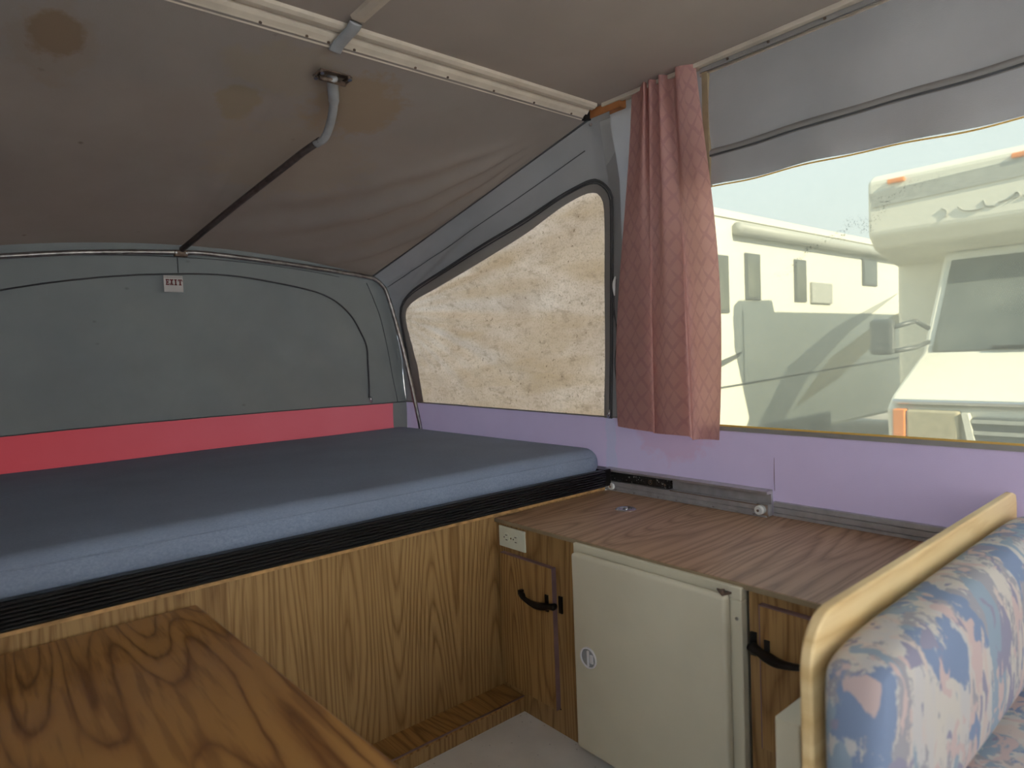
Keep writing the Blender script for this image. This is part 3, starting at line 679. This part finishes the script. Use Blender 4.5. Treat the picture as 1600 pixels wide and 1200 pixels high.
# ------------------------------------------------------------------ floor-leg socket, slide track
so = thing('leg_socket', 'round chrome socket set flush in the worktop', 'socket', loc=(1.62, 1.374, ZT))
rel(cyl('flange', (1.62, 1.374, ZT), (0, 0, 1), .034, .002, M['chrome'], None, 32, prof=[(0, .001), (.018, .001), (.020, .0035), (.030, .0035), (.034, .001), (.034, 0)]), so)
rel(cyl('plug', (1.62, 1.374, ZT + .001), (0, 0, 1), .008, .010, M['chrome'], None, 14, prof=[(0, .007), (.006, .006), (.009, .002), (.009, 0)]), so)

sl = thing('slide_track', 'aluminium slide channel with white rollers along the wall', 'track', loc=(1.83, 1.3, ZT))
cp = [(1.846, .586), (1.803, .586), (1.803, .590), (1.812, .592), (1.812, .600), (1.815, .602), (1.812, .604), (1.812, .618), (1.836, .621), (1.836, .652), (1.812, .654), (1.810, .662), (1.846, .664)]
rel(prism('channel', cp, 'y', .990, 1.640, M['alu']), sl)
rel(box('edge_lip', (1.8105, .990, .6175), (1.813, 1.34, .6205), M['chrome']), sl)
t = NT('chipped_black'); M['chip'] = t.done(t.bsdf(t.mix(t.rng(t.noise(t.obj(), 150, 3, .7), .62, .66), (.015, .014, .013), (.6, .6, .56)), .4))
rel(box('black_slider', (1.816, 1.345, .622), (1.835, 1.66, .651), M['chip'], bevel=.001), sl)
rel(cyl('slider_hole', (1.8158, 1.425, .636), (-1, 0, 0), .008, .001, M['chrome'], None, 16, prof=[(.006, .0), (.006, .001), (.0085, .001), (.0085, 0)]), sl)
rel(cyl('slider_bolt', (1.8158, 1.362, .634), (-1, 0, 0), .005, .002, M['chrome'], None, 10), sl)
rel(box('end_bracket', (1.806, .986, .588), (1.812, 1.022, .624), M['chrome'], bevel=.001), sl)
for y, z, r in ((1.592, .602, .0125), (1.010, .606, .014)):
    ro = rel(cyl('roller', (1.806, y, z), (-1, 0, 0), r, .012, M['nylon'], None, 24, prof=[(0, 0), (r * .9, 0), (r, .002), (r, .009), (r * .85, .012), (r * .45, .011), (0, .011)]), sl)
    ax = cyl('axle', (1.795, y, z), (-1, 0, 0), .004, .003, M['chrome'], None, 10); ax.parent = ro
for y in (1.03, 1.17, 1.31, 1.385, 1.49, 1.575): rel(cyl('screw', (1.806, y, .590), (0, 0, 1), .004, .002, M['chrome'], None, 8), sl)
tr5 = tag(prism('trim_5', [(1.848, .586), (1.838, .586), (1.838, .594), (1.842, .596), (1.838, .598), (1.838, .612), (1.842, .614), (1.838, .616), (1.840, .628), (1.848, .630)], 'y', YR, .985, M['alu']), kind='structure')

# ------------------------------------------------------------------ table
tb = thing('table', 'dark oak-grained dinette table in front of the bunk panel', 'table', loc=(.1, 1.0, ZFL))
tp = [(.379, 1.605), (.401, 1.085), (.415, .78), (.435, .35), (-.35, .35), (-.40, 1.605)]
rel(prism('tabletop', tp, 'z', .534, .560, M['oak_table'], None, bevel=.004, seg=2), tb)
rel(box('leg', (-.02, .62, ZFL + .01), (.03, .67, .536), M['alu'], bevel=.006), tb)
rel(cyl('foot', (.005, .645, ZFL), (0, 0, 1), .09, .012, M['alu'], None, 24), tb)
rel(box('wall_cleat', (-.35, 1.600, .510), (.33, 1.619, .534), M['oak_x']), tb)

# ------------------------------------------------------------------ seat: panel, cushions, post
sp_ = thing('seat_end_panel', 'pale wooden end panel with rounded corner behind the patterned cushion', 'panel', loc=(1.3, .40, ZFL))
pp = [(.816, ZFL), (.816, .672)] + [(.816 + .070 * (1 - math.cos(a)), .672 + .073 * math.sin(a)) for a in [PI / 2 * k / 8 for k in range(1, 8)]] + [(.886, .745)] + [(1.80, .745), (1.822, .738), (1.830, .715), (1.830, ZFL)]
rel(prism('board', pp, 'y', .390, .407, M['maple'], None, bevel=.004, seg=3), sp_)
def cushion(name, a, b, label, r=.035):
    bm = bmesh.new(); boxbm(bm, a, b)
    bmesh.ops.subdivide_edges(bm, edges=list(bm.edges), cuts=8, use_grid_fill=True)
    c_ = [(a[i] + b[i]) / 2 for i in range(3)]; h = [abs(b[i] - a[i]) / 2 for i in range(3)]
    for v in bm.verts:
        d_ = [v.co[i] - c_[i] for i in range(3)]; q_ = [max(-(h[i] - r), min(h[i] - r, d_[i])) for i in range(3)]
        e = Vector([d_[i] - q_[i] for i in range(3)])
        if e.length > 1e-6:
            e = e.normalized() * min(r, max(abs(t_) for t_ in e) if True else r)
        k_ = [1 - (d_[i] / h[i]) ** 2 for i in range(3)]
        bulge = Vector([.010 * (d_[0] / h[0]) * k_[1] * k_[2], .014 * (d_[1] / h[1]) * k_[0] * k_[2], .008 * (d_[2] / h[2]) * k_[0] * k_[1]])
        v.co = Vector([c_[i] + q_[i] for i in range(3)]) + e + bulge
    return bm
def make_cushion(name, a, b, label, loc):
    th_ = thing(name, label, 'cushion', loc=loc)
    o = rel(bm_obj('cover', cushion(name, a, b, label), M['uphol'], None, True), th_)
    md = o.modifiers.new('s', 'SUBSURF'); md.levels = 1; md.render_levels = 2
    return th_
ba = make_cushion('backrest_cushion', (.815, .290, .455), (1.80, .389, .712), 'upright blue and cream patterned cushion against the pale end panel', (1.3, .33, .455))
sc_ = make_cushion('seat_cushion', (.84, -.40, .315), (1.80, .386, .452), 'patterned seat cushion lying flat below the upright cushion', (1.3, 0, .315))
sb = thing('seat_box', 'wooden bench box under the patterned seat cushion', 'bench', loc=(1.3, 0, ZFL))
rel(box('panel', (.86, -.42, ZFL), (1.83, .384, .312), M['oak_y']), sb)
po = thing('divider_post', 'short cream-capped divider behind the pale seat end panel', 'divider', loc=(1.1, .52, ZFL))
rel(box('wood_core', (1.004, .500, ZFL), (1.255, .536, .476), M['oak_y']), po)
rel(boxes('cap', [((1.0, .498, .474), (1.255, .540, .486)), ((.996, .498, ZFL), (1.004, .540, .486))], M['cream'], bevel=.003), po)

# ------------------------------------------------------------------ curtain
cu = thing('curtain', 'faded pink curtain with lattice pattern gathered at the window edge', 'curtain', loc=(1.80, 1.33, 1.98))
topc = [(1.448, 1.808), (1.405, 1.800), (1.372, 1.778), (1.378, 1.812), (1.352, 1.780), (1.330, 1.812), (1.310, 1.776), (1.285, 1.812), (1.262, 1.800), (1.245, 1.774), (1.222, 1.780), (1.192, 1.806)]
botc = [(1.556, 1.806), (1.500, 1.792), (1.440, 1.782), (1.372, 1.776), (1.392, 1.800), (1.350, 1.788), (1.300, 1.776), (1.222, 1.768), (1.238, 1.806), (1.215, 1.822), (1.180, 1.822), (1.146, 1.812)]
NU = 132
def ctr(tab, u):
    n = len(tab) - 1; f_ = min(n - 1e-6, u * n); i = int(f_); t_ = f_ - i
    g = lambda k: tab[max(0, min(n, k))]
    r_ = []
    for j in (0, 1):
        p0, p1, p2, p3 = g(i - 1)[j], g(i)[j], g(i + 1)[j], g(i + 2)[j]
        r_.append(.5 * (2 * p1 + (p2 - p0) * t_ + (2 * p0 - 5 * p1 + 4 * p2 - p3) * t_ * t_ + (3 * p1 - p0 - 3 * p2 + p3) * t_ ** 3))
    return r_
zb_tab = [(0, .826), (.30, .820), (.36, .812), (.62, .818), (.70, .800), (1, .806)]
def cfn(u, v):
    a = ctr(topc, u); b = ctr(botc, u); k_ = sm(0, 1, v) ** .8
    y = a[0] + (b[0] - a[0]) * k_; x = a[1] + (b[1] - a[1]) * k_
    y += (-.030 * math.sin(PI * v) ** 1.0 * sm(.75, 1, u) * (v > .0)) + .012 * math.sin(PI * v) * (1 - sm(0, .3, u))
    x += .004 * math.sin(u * 30 + v * 5) * math.sin(PI * v)
    zt = 1.992 + .005 * math.sin(u * 47) + (.008 if .75 < u < .9 else 0) - .010 * (1 - sm(0, .2, u))
    z = zt + (interp(zb_tab, u) - zt) * v
    return (x, y, z)
grid('cloth', cfn, NU, 90, M['curtain'], None, uvfn=lambda u, v: (u * .62, v * 1.17))
co = COL.objects['cloth'] if 'cloth' in COL.objects else None
rel(co, cu)
cord = thing('cord_bundle', 'thin grey cords hanging beside the left edge of pink curtain', 'cord', loc=(1.82, 1.575, 1.35))
for k in range(3):
    rel(tube('strand', spline([(1.835, 1.566, 1.36), (1.826, 1.572 + .006 * k, 1.28), (1.83, 1.568 - .005 * k, 1.15), (1.826, 1.578 - .008 * k, 1.05), (1.832, 1.57, .93 + .03 * k)], 5), .0016, M['zip'], None, 5), cord)
rel(tube('tassel', spline([(1.833, 1.568, 1.37), (1.826, 1.570, 1.34), (1.828, 1.571, 1.30)], 4), [.002, .004, .005, .006, .006, .006, .005, .004, .002], M['nylon'], None, 6), cord)

# ------------------------------------------------------------------ outside
M['ground'] = plain('gravel', (.34, .31, .26), .95, var=.3, sc=3)
M['rvwhite'] = plain('rv_white', (.70, .69, .60), .45, var=.03)
M['rvgrey'] = plain('rv_grey', (.36, .37, .34), .5)
M['rvdark'] = plain('rv_dark', (.09, .10, .10), .4)
M['rvbrown'] = plain('rv_beige', (.42, .37, .25), .5)
M['amber'] = plain('amber_lens', (.80, .25, .05), .35)
t = NT('dark_glass'); M['glass'] = t.done(t.bsdf(t.mix(t.rng(t.noise(t.obj(), 1.5, 3), .3, .7), (.05, .06, .055), (.14, .15, .13)), .12, 0))
tag(box('ground', (-40, -40, -.66), (60, 60, -.60), M['ground']), kind='structure')

r1 = thing('travel_trailer', 'long white trailer with row of narrow dark windows, seen through the window', 'trailer', loc=(9, 5.2, -.6))
F = 4.10
rel(box('body', (4.6, F, -.1), (14.5, F + 2.4, 2.62), M['rvwhite'], bevel=.05), r1)
rel(box('roof_edge', (4.6, F - .02, 2.55), (14.5, F, 2.63), M['rvwhite']), r1)
rel(tube('awning', [(6.85, F - .07, 2.43), (12.6, F - .07, 2.43)], .075, M['rvgrey'], None, 12), r1)
for (a, b, c, d_) in ((6.42, 6.74, 1.47, 2.12), (7.10, 7.44, 1.63, 2.18), (8.30, 8.62, 1.63, 2.18), (10.42, 10.96, 1.92, 2.32)):
    w_ = rel(box('window', (a, F - .02, c), (b, F, d_), M['rvdark'], bevel=.008), r1)
    g_ = box('pane', (a + .03, F - .026, c + .03), (b - .03, F - .018, d_ - .03), M['glass']); g_.parent = w_
rel(box('vent', (8.74, F - .04, 1.62), (9.34, F, 1.90), M['rvgrey'], bevel=.01), r1)
def decal(pts, m_, nm='stripe_or_shade'): return rel(prism(nm, pts, 'y', F - .008, F, m_), r1)
decal([(7.2, .0), (7.8, .0), (8.6, .62), (9.9, 1.22), (11.9, 1.86), (9.5, 1.30), (8.1, .80)], M['rvgrey'])
decal([(8.3, .28), (9.3, .86), (10.6, 1.24), (12.2, 1.60), (12.2, 1.40), (10.8, 1.02), (9.5, .55)], M['rvbrown'])
decal([(6.4, .90), (7.0, 1.02), (6.9, .95), (6.4, .82)], M['rvdark'])
decal([(6.2, .625), (12.2, .80), (12.2, .78), (6.2, .605)], M['rvdark'])
decal([(7.03, .66), (7.05, .66), (7.05, 1.5), (7.03, 1.5)], M['rvgrey'])
rel(box('fender', (7.5, F - .05, -.1), (9.2, F, .12), M['rvdark'], bevel=.02), r1)
for x in (8.0, 8.8): rel(cyl('wheel', (x, F + .02, -.28), (0, -1, 0), .32, .12, M['black'], None, 24), r1)
for x in (5.2, 13.6): rel(box('leg', (x, F + .4, -.6), (x + .1, F + .5, -.1), M['rvdark']), r1)

r2 = thing('motorhome', 'white cab-over motorhome facing the window, sunlit hood and dark windscreen', 'motorhome', loc=(9, 1.3, -.6))
rel(box('coach_body', (7.2, .1, -.2), (13.2, 2.5, 2.50), M['rvwhite'], bevel=.04), r2)
bmn = [(6.50, 2.06), (6.50, 2.55), (6.62, 2.62), (7.4, 2.64), (7.4, 1.78), (7.0, 1.84), (6.62, 1.94)]
rel(prism('overcab', bmn, 'y', .1, 2.5, M['rvwhite'], None, bevel=.03), r2)
rel(prism('stripe_or_shade', [(1.0, 2.36), (2.46, 2.31), (2.48, 2.44), (1.0, 2.50)], 'x', 6.488, 6.50, M['rvgrey']), r2)  # grey band paints the shade under the overcab gutter
rel(box('stripe_or_shade', (6.488, .12, 2.36), (6.50, 1.0, 2.50), M['rvgrey']), r2)  # same painted gutter shade, carried on to the far side
for y in (2.25, 1.34, .6): rel(box('marker_light', (6.47, y - .07, 2.495), (6.50, y + .07, 2.535), M['amber'], bevel=.008), r2)
# cursive lettering, not legible in the photograph: a few soft pen strokes
for k, st_ in enumerate(([(1.90, 2.20), (1.86, 2.17), (1.87, 2.12)], [(1.78, 2.19), (1.73, 2.15), (1.65, 2.14), (1.60, 2.15)], [(1.60, 2.21), (1.58, 2.16), (1.52, 2.15)], [(1.50, 2.17), (1.42, 2.19), (1.38, 2.23), (1.36, 2.20), (1.40, 2.18)], [(1.34, 2.19), (1.26, 2.20), (1.2, 2.22)])):
    rel(tube('lettering', spline([(6.493, a, b) for a, b in st_], 5), .010, M['rvgrey'], None, 6, .5), r2)
rel(prism('cab', [(5.55, .10), (5.50, .56), (5.62, .66), (6.30, .97), (6.90, 1.86), (7.25, 1.9), (7.25, -.15), (5.7, -.15)], 'y', .55, 2.0, M['rvwhite'], None, bevel=.03), r2)
rel(prism('windscreen', [(6.285, .985), (6.82, 1.78), (6.86, 1.78), (6.33, .985)], 'y', .66, 1.92, M['glass']), r2)
rel(boxes('wiper', [((6.26, 1.1, 1.00), (6.29, 1.5, 1.015))], M['black']), r2)
rel(prism('side_window', [(6.42, 1.02), (6.88, 1.70), (7.15, 1.70), (7.15, 1.02)], 'y', 1.985, 2.006, M['glass']), r2)
rel(box('grille', (5.46, .9, .18), (5.54, 1.42, .52), M['rvdark'], bevel=.01), r2)
for z in (.24, .32, .40, .48): rel(box('grille_bar', (5.44, .9, z), (5.47, 1.42, z + .025), M['rvgrey']), r2)
rel(prism('grille_surround', [(1.48, .55), (1.44, .55), (1.36, .16), (1.41, .16)], 'x', 5.43, 5.52, M['rvwhite']), r2)
rel(box('headlight', (5.44, 1.50, .24), (5.54, 1.84, .56), M['rvbrown'], bevel=.015), r2)
rel(box('turn_signal', (5.43, 1.845, .24), (5.56, 1.93, .565), M['amber'], bevel=.01), r2)
rel(box('bumper', (5.36, .5, -.1), (5.60, 2.05, .14), M['rvgrey'], bevel=.02), r2)
rel(box('hood_lip', (5.47, .6, .60), (5.56, 1.95, .635), M['chrome'], bevel=.01), r2)
rel(box('mirror', (5.86, 2.07, .97), (5.94, 2.26, 1.27), M['rvdark'], bevel=.03), r2)
rel(tube('mirror_arm', [(5.9, 2.07, 1.20), (6.1, 1.98, 1.24), (6.3, 1.95, 1.18)], .02, M['rvdark'], None, 8), r2)
rel(tube('mirror_arm', [(5.9, 2.07, 1.0), (6.1, 1.98, 1.02), (6.3, 1.95, 1.06)], .02, M['rvdark'], None, 8), r2)
rel(box('running_light', (6.2, 1.99, .46), (6.65, 2.03, .60), M['cream_trim'], bevel=.01), r2)
for y in (.62, 1.93): rel(cyl('wheel', (6.1, y, -.25), (0, 1 if y > 1 else -1, 0), .35, .10, M['black'], None, 24), r2)
for y in (.2, 2.4): rel(cyl('wheel', (11.5, y, -.25), (0, 1 if y > 1 else -1, 0), .35, .12, M['black'], None, 24), r2)
